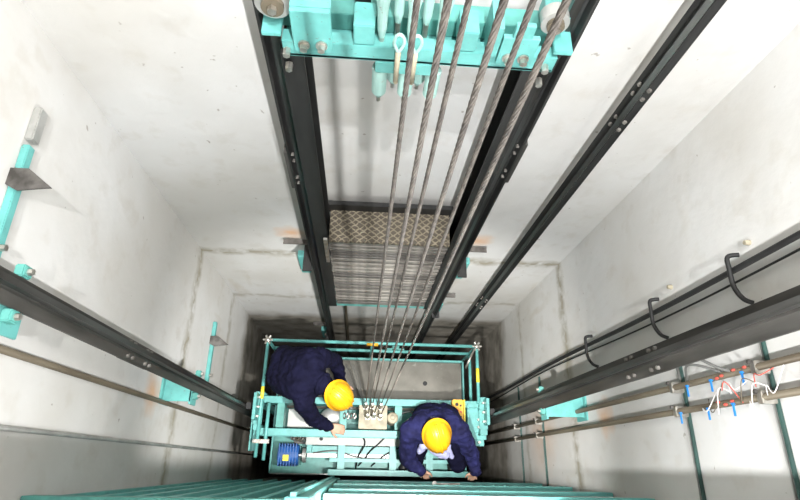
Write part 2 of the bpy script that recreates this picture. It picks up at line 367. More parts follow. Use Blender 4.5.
# filler weights: every slab its own thing
N = 30; d0, d1 = 2.705, 3.925; h = (d1-d0)/N
proto = None
for i in range(N):
    z1 = Z(d0+i*h); z0 = z1-h+.005
    o = None
    off = random.uniform(-.004, .004)
    if i == 0:
        proto = MB().box(-.212, .452, 1.135, 1.295, z0, z1-.001, .004).build('filler_weight', M['cast'])
        proto2 = MB().box(-.210, .450, 1.132, 1.298, z0+.003, z1-.001, .006).build('filler_weight', M['castd'])
        C.objects.unlink(proto2); o = proto; gz = z1
    else:
        src = proto2 if random.random() < .38 else proto
        o = src.copy(); C.objects.link(o); o.location = (off, off*1.5, z1-gz)
    lab = 'flat grey iron filler weight within the counterweight stack'
    if i == 0: lab = 'topmost flat iron filler weight directly under the diamond mesh plate'
    if i == N-1: lab = 'lowest flat iron filler weight resting on the teal bottom beam'
    tag(o, lab, 'counterweight slab', 'iron filler weights stacked in the counterweight')
tag(MB().box(-.212, .452, 1.13, 1.318, Z(2.704), Z(2.685), .002).build('mesh_plate', M['diamond']), 'brown diamond pattern mesh plate on top of the counterweight stack', 'mesh plate')
tag(MB().cone((-.17, 1.32, Z(8.5)), (-.17, 1.32, Z(4.1)), .012, .012, 10).build('steel_tube', M['pipe']), 'thin brownish tube on back wall below the counterweight', 'tube')

# ------------------------------------------------------------------ hoist ropes
rx = (.038, .068, .088, .122, .150, .182)
names = ('leftmost', 'second from left', 'third from left', 'fourth from left', 'fifth from left', 'rightmost')
def strand_rope(x, y, z0, z1, R):
    """six strands laid round a core"""
    b = MB(); pitch = .085; n = int((z1-z0)/pitch*8)
    for k in range(6):
        a0 = k*PI/3
        b.tube([(x+R*.62*math.cos(a0+i*PI/4), y+R*.62*math.sin(a0+i*PI/4), z0+(z1-z0)*i/n) for i in range(n+1)], R*.42, 5, 1)
    return b.cone((x, y, z0), (x, y, z1), R*.62, R*.62, 6)
HY = .42
for i, (x, nm) in enumerate(zip(rx, names)):
    y = HY+(.035, -.045, .04, -.04, .035, -.045)[i]; x = x*y/.42
    t = thing('hoist_rope', nm+' of the six steel hoist ropes down to the car crossbeam', 'rope', (x, y, Z(4.62)), 'hoist ropes of the car')
    strand_rope(x, y, Z(4.33), Z(-.6), .0040).build('strands', M['rope'], t, smooth=True)
    zz = 4.42 + .04*(i % 3)
    MB().cone((x, y, Z(zz+.05)), (x, y, Z(zz-.09)), .021, .010, 10).build('socket', M['zinc'], t)
    MB().cone((x, y, Z(4.70)), (x, y, Z(zz+.05)), .006, .006, 8).build('rod', M['zinc'], t)
    MB().cone((x, y, Z(4.60)), (x, y, Z(4.62)), .024, .024, 6).cone((x, y, Z(4.58)), (x, y, Z(4.56)), .022, .022, 6).build('nut', M['zinc'], t)
    MB().spring((x, y), .017, .004, Z(4.555), Z(zz+.06), 5).build('spring', M['castd'], t)

# ------------------------------------------------------------------ the car
XA, XB, YA, YC = -.80, 1.0, -.08, .97
car = thing('elevator_car', 'elevator car seen from above with dusty roof and teal crossbeams', 'elevator car', (.1, .45, Z(7.6)))
MB().box(XA, XB, YA, YC, Z(7.6), Z(5.34), .004).build('cab_body', M['galv'], car)
MB().box(-.22, .98, .50, .965, Z(5.339), Z(5.30), .003).box(-.79, -.22, .50, .965, Z(5.339), Z(5.31), .003).build('roof_panel', M['roof'], car)
MB().box(-.79, .98, -.07, .498, Z(5.339), Z(5.31), .003).build('front_roof_panel', M['teald'], car)
MB().cone((.62, .76, Z(5.301)), (.62, .76, Z(5.297)), .022, .022, 16).build('roof_hole', M['rubber'], car)
for x0, x1, y0, y1 in ((-.80, 1.0, .965, .985), (-.80, -.785, -.07, .965), (.985, 1.0, -.07, .965)):
    MB().box(x0, x1, y0, y1, Z(5.36), Z(5.26), .002).build('roof_edge', M['teal'], car)
# crossbeams: two channels with their webs towards each other
for y, s in ((.475, 1), (.275, -1)):
    MB().prismx([(y, Z(4.82)), (y, Z(4.65)), (y+s*.055, Z(4.65)), (y+s*.055, Z(4.66)), (y+s*.01, Z(4.66)), (y+s*.01, Z(4.81)), (y+s*.055, Z(4.81)), (y+s*.055, Z(4.82))], -.86, 1.06).build('crossbeam', M['teal'], car, bev=.002)
for x0, x1 in ((-.86, -.80), (1.0, 1.06)):
    u = MB().box(x0, x1, .255, .30, Z(7.7), Z(4.60), .003).box(x0, x1, .455, .50, Z(7.7), Z(4.60), .003).build('upright', M['teal'], car)
for xx in (-.66, -.14, .32, .80):
    MB().box(xx-.03, xx+.03, .284, .476, Z(4.80), Z(4.66), .002).build('spacer_plate', M['teald'], car)
hp = MB().box(-.01, .225, .285, .475, Z(4.665), Z(4.645), .003).build('hitch_plate', M['beige'], car)
# guide shoes
for sx, xr in ((-1, -.92), (1, 1.11)):
    xi = -.80 if sx < 0 else 1.0
    g = MB().box(min(xi, xi+sx*.07), max(xi, xi+sx*.07), .30, .56, Z(4.64), Z(4.62), .003).box(xi+sx*.05-.012, xi+sx*.05+.012, .33, .54, Z(4.62), Z(4.50), .003).build('guide_shoe', M['teal'], car)
    for yy in (.36, .435, .51):
        MB().cone((xi+sx*.03, yy, Z(4.62)), (xi+sx*.03, yy, Z(4.58)), .012, .010, 6).build('bolt', M['zinc'], g)
    MB().box(min(xr, xr-sx*.04), max(xr, xr-sx*.04), .41, .46, Z(4.62), Z(4.52), .004).build('shoe_liner', M['rubber'], g)
# teal frame plates beside both rails
MB().box(-.885, -.83, -.0+.10, .42, Z(4.76), Z(4.72), .003).box(-.885, -.875, .10, .42, Z(4.72), Z(4.64), .002).build('side_plate', M['teal'], car)
sp = MB().box(.90, 1.045, .17, .50, Z(4.70), Z(4.68), .003).box(.90, .912, .17, .50, Z(4.68), Z(4.62), .002).build('side_plate', M['teal'], car)
for yy in (.20, .26, .32, .38):
    MB().cone((1.0, yy, Z(4.68)), (1.0, yy, Z(4.65)), .013, .011, 6).build('bolt', M['zinc'], sp)
# front beam of the car
MB().box(-.25, .97, -.075, -.03, Z(4.97), Z(4.86), .003).box(-.25, .97, .03, .06, Z(5.06), Z(4.98), .003).build('front_beam', M['teal'], car)
for xx in (-.15, .30, .62):
    MB().box(xx-.03, xx+.03, -.06, .26, Z(5.0), Z(4.975), .002).box(xx-.03, xx+.03, .23, .245, Z(5.30), Z(5.0)).build('beam_strut', M['teal'], car)

# ------------------------------------------------------------------ railing round the car roof
rg = thing('guard_railing', 'teal tube guard railing around the back and sides of the car roof', 'railing', (.1, .5, ROOF))
r = .014
XLr, XRr, YBr = -.815, .995, .99
MB().cone((XLr, YBr, Z(4.60)), (XRr, YBr, Z(4.60)), r, r, 14).build('top_rail', M['teal'], rg, smooth=True)
MB().cone((XLr, YBr, Z(4.93)), (XRr, YBr, Z(4.93)), r, r, 14).build('middle_rail', M['teal'], rg, smooth=True)
MB().cone((XLr, YBr, Z(4.60)), (XLr, .05, Z(4.60)), r, r, 14).build('top_rail', M['teal'], rg, smooth=True)
MB().cone((XRr, YBr, Z(4.60)), (XRr, .52, Z(4.60)), r, r, 14).build('top_rail', M['teal'], rg, smooth=True)
MB().cone((XLr+.065, .47, Z(4.60)), (XLr+.065, .03, Z(4.60)), r, r, 14).build('lower_side_rail', M['teal'], rg, smooth=True)
MB().cone((XRr, YBr, Z(4.93)), (XRr, .52, Z(4.93)), r, r, 14).build('middle_rail', M['teal'], rg, smooth=True)
for x, y in ((XLr, YBr), (XRr, YBr), (.08, YBr), (XLr, .55), (XRr, .52)):
    MB().cone((x, y, Z(5.31)), (x, y, Z(4.60)), r, r, 12).build('post', M['teal'], rg, smooth=True)
for x, y in ((XLr, YBr), (XRr, YBr)):
    k = MB().ball((x, y, Z(4.60)), .028)
    for a in range(6): k.cone((x, y, Z(4.595)), (x+.042*math.cos(a*PI/3), y+.042*math.sin(a*PI/3), Z(4.592)), .011, .009, 8)
    k.build('corner_clamp', M['zinc'], rg)
for y in (.17,):
    MB().box(XLr-.03, XLr+.10, y-.015, y+.015, Z(4.585), Z(4.572), .002).cone((XLr-.02, y, Z(4.572)), (XLr-.02, y, Z(4.55)), .012, .01, 6).cone((XLr+.03, y, Z(4.572)), (XLr+.03, y, Z(4.55)), .012, .01, 6).cone((XLr+.09, y, Z(4.572)), (XLr+.09, y, Z(4.55)), .012, .01, 6).build('clamp_strip', M['zinc'], rg)
for x, y0, y1 in ((XLr, .50, .60), (XRr, .68, .80)):
    MB().cone((x, y0, Z(4.60)), (x, y1, Z(4.60)), r+.001, r+.001, 14).build('yellow_band', M['yellowb'], rg, smooth=True)
MB().cone((XRr-.02, .97, Z(4.60)), (XRr-.10, .80, Z(4.62)), .009, .009, 10).build('brace', M['zinc'], rg, smooth=True)
MB().cone((.03, .98, Z(4.60)), (.13, .98, Z(4.60)), .016, .016, 12).build('orange_band', M['orange'], rg, smooth=True)

# ------------------------------------------------------------------ equipment on the car roof
t = thing('door_operator', 'long white plated door operator with teal edges across the car roof front', 'door operator', (.0, .15, ROOF))
MB().box(-.46, .50, .165, .262, Z(4.985), Z(4.965), .002).build('cover_plate', M['white'], t)
MB().box(-.46, .50, .262, .268, Z(5.05), Z(4.965)).box(-.46, .97, .10, .16, Z(5.10), Z(5.075), .002).build('teal_channel', M['teal'], t)
MB().cone((-.33, .215, Z(4.965)), (-.33, .215, Z(4.963)), .016, .016, 16).build('screw_hole', M['rubber'], t)
MB().box(-.45, .30, .065, .098, Z(5.13), Z(5.09), .002).build('guide_track', M['galv'], t)
MB().box(-.45, -.41, .11, .24, ROOF, Z(4.985)).box(.44, .48, .11, .24, ROOF, Z(4.985)).build('support_leg', M['teal'], t)
t = thing('door_motor', 'blue electric motor with yellow label at the left front of the car roof', 'motor', (-.62, .07, ROOF-.01))
MB().cone((-.70, .08, Z(5.08)), (-.52, .08, Z(5.08)), .085, .085, 24).build('housing', M['bluep'], t, bev=.008)
f = MB()
for k in range(7): f.box(-.69+k*.024, -.683+k*.024, -.012, .172, Z(5.17), Z(4.988))
f.build('cooling_fins', M['bluep'], t)
MB().box(-.65, -.60, .03, .08, Z(4.988), Z(4.983)).build('label_plate', M['yellowb'], t)
MB().box(-.70, -.52, .0, .16, Z(5.31), Z(5.155), .004).build('foot', M['teald'], t)
MB().cone((-.49, .08, Z(5.08)), (-.46, .08, Z(5.08)), .06, .06, 20).cone((-.52, .08, Z(5.08)), (-.46, .08, Z(5.08)), .014, .014, 10).build('belt_pulley', M['galv'], t)
t = thing('resistor_bank', 'row of upright brown coils beside the blue motor', 'resistor', (-.47, .2, Z(5.31)))
for k in range(3):
    x = -.575+k*.038
    MB().spring((x, .215), .014, .004, Z(5.28), Z(4.93), 16).build('coil', M['pipe'] if k % 2 else M['zinc'], t)
MB().box(-.60, -.47, .18, .25, Z(5.31), Z(5.28), .003).build('base', M['castd'], t)
t = thing('control_box', 'orange yellow inspection control box at right end of the crossbeam', 'control box', (.81, .40, Z(4.65)))
MB().box(.765, .855, .29, .53, Z(4.65), Z(4.56), .006).build('housing', M['orange'], t)
for k, (yy, mm) in enumerate(((.49, 'rubber'), (.44, 'red'), (.40, 'rubber'), (.35, 'rust'))):
    MB().cone((.80, yy, Z(4.56)), (.80, yy, Z(4.545)), .014, .013, 12).cone((.832, yy-.01, Z(4.56)), (.832, yy-.01, Z(4.55)), .008, .008, 10).build('button', M[mm], t)
MB().box(.858, .868, .29, .53, Z(4.62), Z(4.55), .002).build('side_strip', M['yellowb'], t)
tag(MB().cone((.27, .375, Z(4.82)), (.27, .375, Z(4.63)), .05, .046, 18).ball((.27, .375, Z(4.63)), .046, (1, 1, .35)).cone((.27, .375, Z(4.61)), (.27, .375, Z(4.595)), .02, .018, 8).build('round_cap', M['beige'], smooth=False, bev=.002), 'beige round cap beside the rope sockets on the crossbeam', 'cap')
tag(MB().ball((-.24, .38, Z(4.72)), .075, (1.3, 1, .55)).build('safety_gear_cover', M['galv'], smooth=True), 'silvery rounded cover between the crossbeams under the raised hat', 'cover')
sm = thing('link_chain', 'small dark metal links left of the hitch plate', 'chain', (-.09, .38, Z(4.70)))
for k in range(4):
    x = -.13+k*.028
    MB().tube([(x, .36, Z(4.66)), (x+.012, .385, Z(4.655)), (x, .41, Z(4.66)), (x-.012, .385, Z(4.665)), (x, .36, Z(4.66))], .006, 6, 4).build('link', M['zinc'] if k % 2 else M['castd'], sm, smooth=True)
tag(MB().box(-.62, -.40, .30, .45, Z(4.905), Z(4.86), .004).build('white_plate', M['white']), 'white plate seen between the crossbeams under the bent arm', 'plate')
tag(MB().box(.27, .33, .995, 1.03, Z(5.0), Z(4.86), .003).box(.22, .38, 1.0, 1.02, Z(4.98), Z(4.93)).build('teal_bracket', M['teald']), 'small dark teal bracket behind the back railing near the ropes', 'bracket')
# loose cables
def cable(name, pts, r, m, label, cat='cable'): return tag(MB().tube(pts, r).build(name, M[m], smooth=True), label, cat)
cable('cable', [(.02, .25, Z(4.95)), (.05, .20, Z(4.94)), (.04, .15, Z(4.97)), (.0, .08, Z(5.05)), (-.02, -.02, Z(5.28))], .007, 'rubber', 'short black cable curling over the white operator plate')
cable('cable', [(.25, .26, Z(4.93)), (.18, .19, Z(4.94)), (.10, .12, Z(5.02)), (.05, .05, Z(5.07)), (.0, .0, Z(5.28))], .006, 'rubber', 'black cable slanting across the white operator plate')
cable('cable', [(.45, .24, Z(4.94)), (.36, .16, Z(4.95)), (.28, .12, Z(5.04)), (.20, .07, Z(5.08)), (.12, .0, Z(5.28))], .006, 'rubber', 'black cable running left from the crouched worker')
cable('cable', [(-.40, .10, Z(5.06)), (-.2, .12, Z(5.04)), (.0, .07, Z(5.06)), (.25, .06, Z(5.06))], .006, 'cgrey', 'long grey cable lying along the operator front')
cable('cable', [(.33, .41, Z(4.78)), (.42, .44, Z(4.74)), (.50, .39, Z(4.76)), (.60, .42, Z(4.78))], .008, 'cgrey', 'grey cable looping between the two crossbeams')
cable('cable', [(.36, .33, Z(4.78)), (.45, .40, Z(4.75)), (.56, .44, Z(4.77))], .008, 'wwhite', 'white cable between the two crossbeams')
for k in range(6):
    x = -.42+k*.06
    cable('thin_wire', [(x*.6-.02, .955-.03*(k % 2), Z(5.295)), (x*.4+.02, .80, Z(5.293)), (x*.25+.04, .62, Z(5.293)), (.0+.012*k, .53, Z(5.29))], .0035, 'cgrey',
          'thin grey wire fanning across the dusty car roof').__setitem__('group', 'thin wires fanning across the roof')

# ------------------------------------------------------------------ front: landing door backs
t = thing('landing_door', 'teal ribbed back of the landing door at the lower left', 'door', (-.68, -.15, Z(5.25)))
MB().box(-1.16, -.25, -.158, -.145, Z(5.25), Z(2.15), .001).build('door_panel', M['teald'], t)
for k, x in enumerate((-1.12, -.98, -.85, -.72, -.60, -.48, -.37)):
    MB().box(x-.018, x+.018, -.145, -.122, Z(5.2), Z(2.2), .002).build('rib', M['teal'], t)
MB().box(-1.16, -.25, -.145, -.115, Z(2.2), Z(2.12), .002).build('top_edge', M['teald'], t)
tag(MB().box(-.245, -.16, -.158, -.10, Z(5.25), Z(2.0), .003).box(-.225, -.205, -.10, -.085, Z(5.2), Z(2.0)).build('door_post', M['teal'], bev=.002), 'pale teal upright post between ribbed door back and door header', 'post')
t = thing('door_header', 'teal door header with horizontal tracks along the lower right edge', 'door header', (.62, -.13, Z(4.3)))
MB().box(-.15, 1.40, -.159, -.145, Z(4.75), Z(2.62)).build('back_plate', M['bar'], t)
for k, (d, yy, hh, m) in enumerate(((2.68, -.118, .07, 'teal'), (2.9, -.125, .05, 'galv'), (3.15, -.112, .12, 'teal'), (3.50, -.125, .05, 'teald'), (3.75, -.105, .14, 'teal'), (4.10, -.125, .04, 'galv'), (4.35, -.10, .12, 'teal'))):
    MB().box(-.15, 1.39, -.145, yy, Z(d)-hh/2, Z(d)+hh/2, .003).build('track', M[m], t)
b = MB()
for k in range(20): b.cone((-.10+k*.075, -.105, Z(3.70)), (-.10+k*.075, -.101, Z(3.70)), .010, .010, 8)
b.build('rivet_row', M['teald'], t)

# ------------------------------------------------------------------ right wall: tubes, cable and supports
def wall_tube(x, y, r, m, label, d0=-.6, d1=8.5):
    return tag(MB().cone((x, y, Z(d1)), (x, y, Z(d0)), r, r, 14).build('conduit', M[m], smooth=True), label, 'conduit')
wall_tube(XR-.055, .338, .013, 'pipe', 'bronze coloured tube down right wall, upper of the two')
wall_tube(XR-.055, .238, .013, 'pipe', 'bronze coloured tube down right wall, lower of the two, wires tied on')
wall_tube(XL+.022, .325, .013, 'pipe', 'thin dull tube running down the left wall below the rail')
wall_tube(XL+.015, .095, .009, 'galv', 'thin pale tube on left wall at the edge of the darker strip')
def support_bar(d, y0, y1, label, w=.009):
    t = thing('support_bar', label, 'support bar', (XR, (y0+y1)/2, Z(d)), 'bars holding the tubes on the right wall')
    MB().box(XR-.016, XR-.001, y0, y1, Z(d)-w*.5, Z(d)+w*.5, .002).build('back_channel', M['bar'], t)
    MB().box(XR-.014, XR-.001, y0, y1, Z(d)-w*2.4, Z(d)-w*1.8, .001).build('edge_strip', M['galv'], t)
    for y in (.338, .238):
        if y0 < y < y1:
            s = MB().box(XR-.070, XR-.016, y-.022, y+.022, Z(d)-.014, Z(d)+.014, .003).build('tube_saddle', M['zinc'], t)
            MB().cone((XR-.075, y+.018, Z(d)), (XR-.085, y+.018, Z(d)), .008, .007, 6).build('screw', M['castd'], s)
    return t
support_bar(1.76, -.12, .50, 'dark green bar with tube saddles on right wall nearest the camera')
support_bar(2.28, -.12, .50, 'dark green bar with tube saddles on right wall beside the tied wires')
support_bar(4.20, -.12, .68, 'lower bar with saddles on right wall near the car, closer one')
support_bar(4.80, -.12, .68, 'lowest bar with saddles on right wall beside the car')
# black travelling cable with hooks
bc = thing('hanging_cable', 'long black cable on hooks above the right rail', 'cable', (XR-.05, .63, Z(8.2)))
MB().tube([(XR-.05, .700+.008*math.sin(d*2.1), Z(d)) for d in [8.2-.4*k for k in range(22)]], .012).build('main_cable', M['rubber'], bc, smooth=True)
MB().tube([(XR-.03, .672+.016*math.sin(d*1.7+1), Z(d)) for d in [8.0-.4*k for k in range(21)]], .0045).build('thin_cable', M['rubber'], bc, smooth=True)
for d, l in ((1.76, 'near'), (2.33, 'middle'), (3.1, 'far')):
    hk = tag(MB().tube([(XR-.03, .752, Z(d)+.01), (XR-.068, .745, Z(d)), (XR-.072, .70, Z(d)), (XR-.070, .63, Z(d)), (XR-.045, .585, Z(d)+.0), (XR-.012, .57, Z(d)+.0)], .009).build('cable_hook', M['rubber'], smooth=True), {'near': 'black cable hook on right wall nearest the camera', 'middle': 'black cable hook on right wall, second from the camera', 'far': 'small black cable hook on right wall, farthest from the camera'}[l], 'hook', 'hooks of the hanging cable')
# small white stubs on the wall
for d in (1.72, 2.25):
    tag(MB().cone((XR, .79, Z(d)), (XR-.02, .79, Z(d)), .011, .009, 10).build('wall_anchor', M['beige']), 'small pale anchor stub on right wall above the black cable', 'anchor', 'anchor stubs on right wall')

# wires, ties and clips around the tubes
def wire(pts, r, m, label, g='wires tied to the tubes'): o = cable('wire', pts, r, m, label, 'wire'); o['group'] = g
WX = XR-.069
wire([(WX, .36, Z(2.20)), (WX-.06, .43, Z(2.10)), (WX-.08, .43, Z(2.0)), (WX-.03, .36, Z(1.90)), (WX, .345, Z(1.88))], .006, 'cgrey', 'dark wire arching above the upper tube, higher of the two arches')
wire([(WX, .35, Z(2.15)), (WX-.05, .39, Z(2.06)), (WX-.05, .38, Z(1.98)), (WX, .35, Z(1.93))], .005, 'cgrey', 'grey wire arching above the upper tube, lower of the two arches')
rw = random.Random(3)
for k in range(9):
    d = 2.08-k*.045; y = .25+rw.uniform(-.05, .05)
    wire([(WX, y, Z(d)), (WX-.02, y+rw.uniform(-.05, .05), Z(d-.03)), (WX-.03, y+rw.uniform(-.05, .06), Z(d-.07)), (WX, .24+rw.uniform(-.03, .09), Z(d-.10))], .0018, ('wwhite', 'pipe', 'wwhite', 'red')[k % 4], 'thin loose wire looped around the lower tube on right wall')
for k, (y, d) in enumerate(((.345, 1.86), (.335, 1.93), (.345, 1.80), (.245, 1.98), (.24, 1.90), (.232, 1.94), (.33, 1.96))):
    tag(MB().ball((WX-.001, y, Z(d)), .0055, (1, 1, 1.8)).build('red_clip', M['red'], smooth=True), 'small red clip among the wires tied to the right wall tubes', 'clip', 'red clips on the wires')
for k, (y, d) in enumerate(((.312, 1.82), (.31, 2.0), (.31, 2.16), (.212, 1.90), (.21, 2.05), (.21, 2.24))):
    tag(MB().box(WX-.002, WX+.002, y-.024, y+.018, Z(d)-.004, Z(d)+.004).box(WX-.004, WX+.006, y+.015, y+.022, Z(d)-.006, Z(d)+.006).build('cable_tie', M['tie']), 'small blue cable tie hanging from the right wall tubes', 'cable tie', 'blue cable ties')

# ------------------------------------------------------------------ people
def remeshed(mb, name, m, parent, voxel, sm=4, disp=0, dscale=.06):
    o = mb.build(name, m)
    rm = o.modifiers.new('r', 'REMESH'); rm.mode = 'VOXEL'; rm.voxel_size = voxel; rm.use_smooth_shade = True
    s = o.modifiers.new('s', 'SMOOTH'); s.iterations = sm; s.factor = .5
    if disp:
        tx = bpy.data.textures.new('folds', 'CLOUDS'); tx.noise_scale = dscale; tx.noise_depth = 2
        dm = o.modifiers.new('d', 'DISPLACE'); dm.texture = tx; dm.strength = disp; dm.texture_coords = 'GLOBAL'; dm.mid_level = .5
    dg = bpy.context.evaluated_depsgraph_get(); me = bpy.data.meshes.new_from_object(o.evaluated_get(dg))
    o.modifiers.clear(); old = o.data; o.data = me; bpy.data.meshes.remove(old)
    for p in me.polygons: p.use_smooth = True
    if not me.materials: me.materials.append(m)
    if parent is not None:
        o.parent = parent; o.matrix_parent_inverse = Matrix.Translation(-Vector(parent.location))
    return o
def frame(fwd, up):
    u = Vector(up).normalized(); f = Vector(fwd); f = (f-u*f.dot(u)).normalized(); r_ = f.cross(u)
    return Matrix((r_, f, u)).transposed()       # columns: right, forward, up
def hand(mb, wrist, palm_dir, down, side=1, curl=.6):
    """palm, four unequal curled fingers and a side thumb; down = direction the palm faces"""
    w = Vector(wrist); p = Vector(palm_dir).normalized(); n = Vector(down); n = (n-p*n.dot(p)).normalized(); s = p.cross(n)*side
    for k in (-1.4, -.5, .5, 1.4):
        mb.caps(w+s*k*.012, w+p*.085+s*k*.021, .015, .012)
    for k, ln in zip((-1.5, -.5, .5, 1.5), (.060, .074, .080, .070)):
        a = w+p*.085+s*k*.0205; q = a+(p*math.cos(curl*.4)+n*math.sin(curl*.4))*ln*.45
        r_ = q+(p*math.cos(curl*1.2)+n*math.sin(curl*1.2))*ln*.32; e = r_+(p*math.cos(curl*2)+n*math.sin(curl*2))*ln*.25
        mb.caps(a, q, .0095, .0088); mb.caps(q, r_, .0088, .008); mb.caps(r_, e, .008, .007)
    a = w+p*.025+s*.022; b = a+(s*.75+p*.6+n*.25).normalized()*.045; c = b+(s*.3+p*.9+n*.4).normalized()*.035
    mb.caps(a, b, .014, .0105); mb.caps(b, c, .0105, .0085)
def person(J, label, voxel=.0065, cloth='navy', hat_label='', hat_tilt=None):
    """J: joints in world coordinates"""
    root_loc = ((J['footL'][0]+J['footR'][0])/2, (J['footL'][1]+J['footR'][1])/2, J['ground'])
    V = {k: Vector(v) for k, v in J.items() if k not in ('ground',)}
    F = frame(V['face'], V['hup']); hc = V['head']
    def hp_(x, y, z): return hc+F @ Vector((x, y, z))
    b = MB()
    # head: skull, jaw, nose, ears, neck
    b.ball(hc, .088, (.86, 1.08, 1.0), F); b.ball(hp_(0, .03, -.055), .062, (.92, .95, 1.0), F); b.ball(hp_(0, .065, -.095), .028, (1, .9, .8), F)
    b.caps(hp_(0, .092, -.005), hp_(0, .112, -.035), .010, .015); b.ball(hp_(0, .095, -.066), .020, (1.3, .55, .5), F)
    for s in (-1, 1): b.ball(hp_(s*.080, 0, -.02), .028, (.35, .75, 1.15), F); b.ball(hp_(s*.032, .085, .004), .014, (1.2, .6, .8), F)
    b.caps(V['neck'], hp_(0, -.01, -.06), .058, .055)
    b.caps(V['hip'], V['chest'], .10, .105); b.caps(V['chest'], V['neck'], .09, .055)
    for s in 'LR':
        b.caps(V['sh'+s], V['el'+s], .048, .038); b.caps(V['el'+s], V['wr'+s], .037, .024)
        hand(b, V['wr'+s], V['hd'+s], V['pm'+s], 1 if s == 'L' else -1)
        b.caps(V['chest'], V['sh'+s], .075, .050)
        b.caps(V['hj'+s], V['kn'+s], .080, .055); b.caps(V['kn'+s], V['an'+s], .053, .036)
        b.caps(V['an'+s], V['foot'+s], .035, .030)
    body = remeshed(b, 'person', M['skin'], None, voxel, 3)
    # move origin to the feet
    off = Vector(root_loc)
    body.data.transform(Matrix.Translation(-off)); body.location = off
    tag(body, label, 'person')
    def ch(mb, name, m, vx, sm, disp=0, ds=.06): return remeshed(mb, name, m, body, vx, sm, disp, ds)
    # jacket
    j = MB()
    ax = (V['chest']-V['hip']).normalized(); across = (V['shL']-V['shR']).normalized()
    wv = across*.075; mid = (V['hip']+V['chest'])/2
    for k in (-1, 0, 1): j.caps(V['hip']+wv*k*.75, V['chest']+wv*k*1.15, .125, .128)
    j.caps(V['shL'], V['shR'], .078, .078); j.caps(V['chest'], V['neck']-(V['neck']-V['chest'])*.12, .13, .085)
    for s in 'LR':
        sg = 1 if s == 'L' else -1
        j.caps(V['sh'+s], V['el'+s], .078, .062); cuff = V['el'+s]+(V['wr'+s]-V['el'+s])*.92
        j.caps(V['el'+s], cuff, .060, .043)
        j.caps(V['chest']+wv*sg, V['sh'+s], .11, .080)
    ch(j, 'jacket', M[cloth], .009, 5, .030, .045)
    cl = MB(); n0 = V['neck']-(V['neck']-V['chest'])*.05
    q = (V['neck']-V['chest']).normalized(); e1 = q.orthogonal().normalized(); e2 = q.cross(e1)
    cl.tube([n0+(e1*math.cos(a*PI/6)+e2*math.sin(a*PI/6))*.074 for a in range(13)], .017, 8, 2)
    cl.build('collar', M['lav' if cloth == 'blue' else 'navy'], body, smooth=True)
    # trousers
    p = MB(); hw = (V['hjL']-V['hjR'])*.5
    p.caps(V['hip']-hw*.9, V['hip']+hw*.9, .120, .120)
    for s in 'LR':
        p.caps(V['hj'+s], V['kn'+s], .100, .075); p.caps(V['kn'+s], V['an'+s], .074, .060)
    ch(p, 'trousers', M['navy'], .010, 4, .022, .05)
    for s in 'LR':
        f = (V['foot'+s]-V['an'+s]); f.z = 0; f.normalize()
        g = J['ground']; a = V['an'+s]; sd = Vector((-f.y, f.x, 0))
        bt = MB(); hl = Vector((a.x, a.y, g+.045))-f*.035; te = hl+f*.20
        bt.caps(hl, te-Vector((0, 0, .008)), .044, .036); bt.caps(Vector((a.x, a.y, g+.05)), Vector((a.x, a.y, g+.15)), .046, .048)
        bt.caps(te-sd*.012-Vector((0, 0, .01)), te+sd*.012-Vector((0, 0, .01)), .034, .034)
        ob = ch(bt, 'boot', M['shoe'], .008, 3)
    # hair
    h = MB(); h.ball(hp_(0, -.012, .01), .093, (.88, 1.05, .98), F); h.ball(hp_(0, -.06, -.04), .05, (1.2, .7, 1), F)
    ch(h, 'hair', M['hair'], .008, 2)
    # eyes, small but there
    for s in (-1, 1):
        MB().ball(hp_(s*.032, .094, .002), .010, (1.2, .5, .8), F).build('eye', M['rubber'], body, smooth=True)
    # hard hat
    hb = MB(); nr, ns = 12, 36
    def hpt(x, y, z): return hp_(x, y, z)
    rings = []
    for i in range(nr+1):
        a = i/nr*PI/2; rr = math.cos(a); zz = .035+.112*math.sin(a)
        rings.append([hb.b.verts.new(hpt(.100*rr*math.cos(2*PI*k/ns), .128*rr*math.sin(2*PI*k/ns)-.004, zz)) for k in range(ns)] if i < nr else [hb.b.verts.new(hpt(0, -.004, zz))])
    for i in range(nr):
        for k in range(ns):
            if i < nr-1: hb.b.faces.new((rings[i][k], rings[i][(k+1) % ns], rings[i+1][(k+1) % ns], rings[i+1][k]))
            else: hb.b.faces.new((rings[i][k], rings[i][(k+1) % ns], rings[nr][0]))
    # brim: longer peak in front
    def brim(k, z):
        a = 2*PI*k/ns; fr = max(0, math.sin(a))**2
        return hpt((.100+.012)*math.cos(a), (.128+.012+.036*fr)*math.sin(a)-.004, z-.012*fr)
    o1 = [hb.b.verts.new(brim(k, .030)) for k in range(ns)]; o2 = [hb.b.verts.new(brim(k, .024)) for k in range(ns)]
    i2 = [hb.b.verts.new(hpt(.097*math.cos(2*PI*k/ns), .125*math.sin(2*PI*k/ns)-.004, .026)) for k in range(ns)]
    for k in range(ns):
        k2 = (k+1) % ns
        hb.b.faces.new((rings[0][k], o1[k], o1[k2], rings[0][k2])); hb.b.faces.new((o1[k], o2[k], o2[k2], o1[k2])); hb.b.faces.new((o2[k], i2[k], i2[k2], o2[k2]))
    hat = hb.build('hard_hat', M['yellow'], body, smooth=True)
    rb = MB()
    for xx, w in ((0, .011), (-.036, .006), (.036, .006)):
        pts = []
        for i in range(9):
            a = PI*.12+i/8*PI*.76; sx = math.sqrt(max(0, 1-(xx/.100)**2))
            pts.append(hpt(xx, .129*sx*math.cos(a)-.004, .033+.112*sx*math.sin(a)))
        rb.tube(pts, w, 8, 3)
    rb.build('crown_ridge', M['yellow'], hat, smooth=True)
    return body
g = ROOF
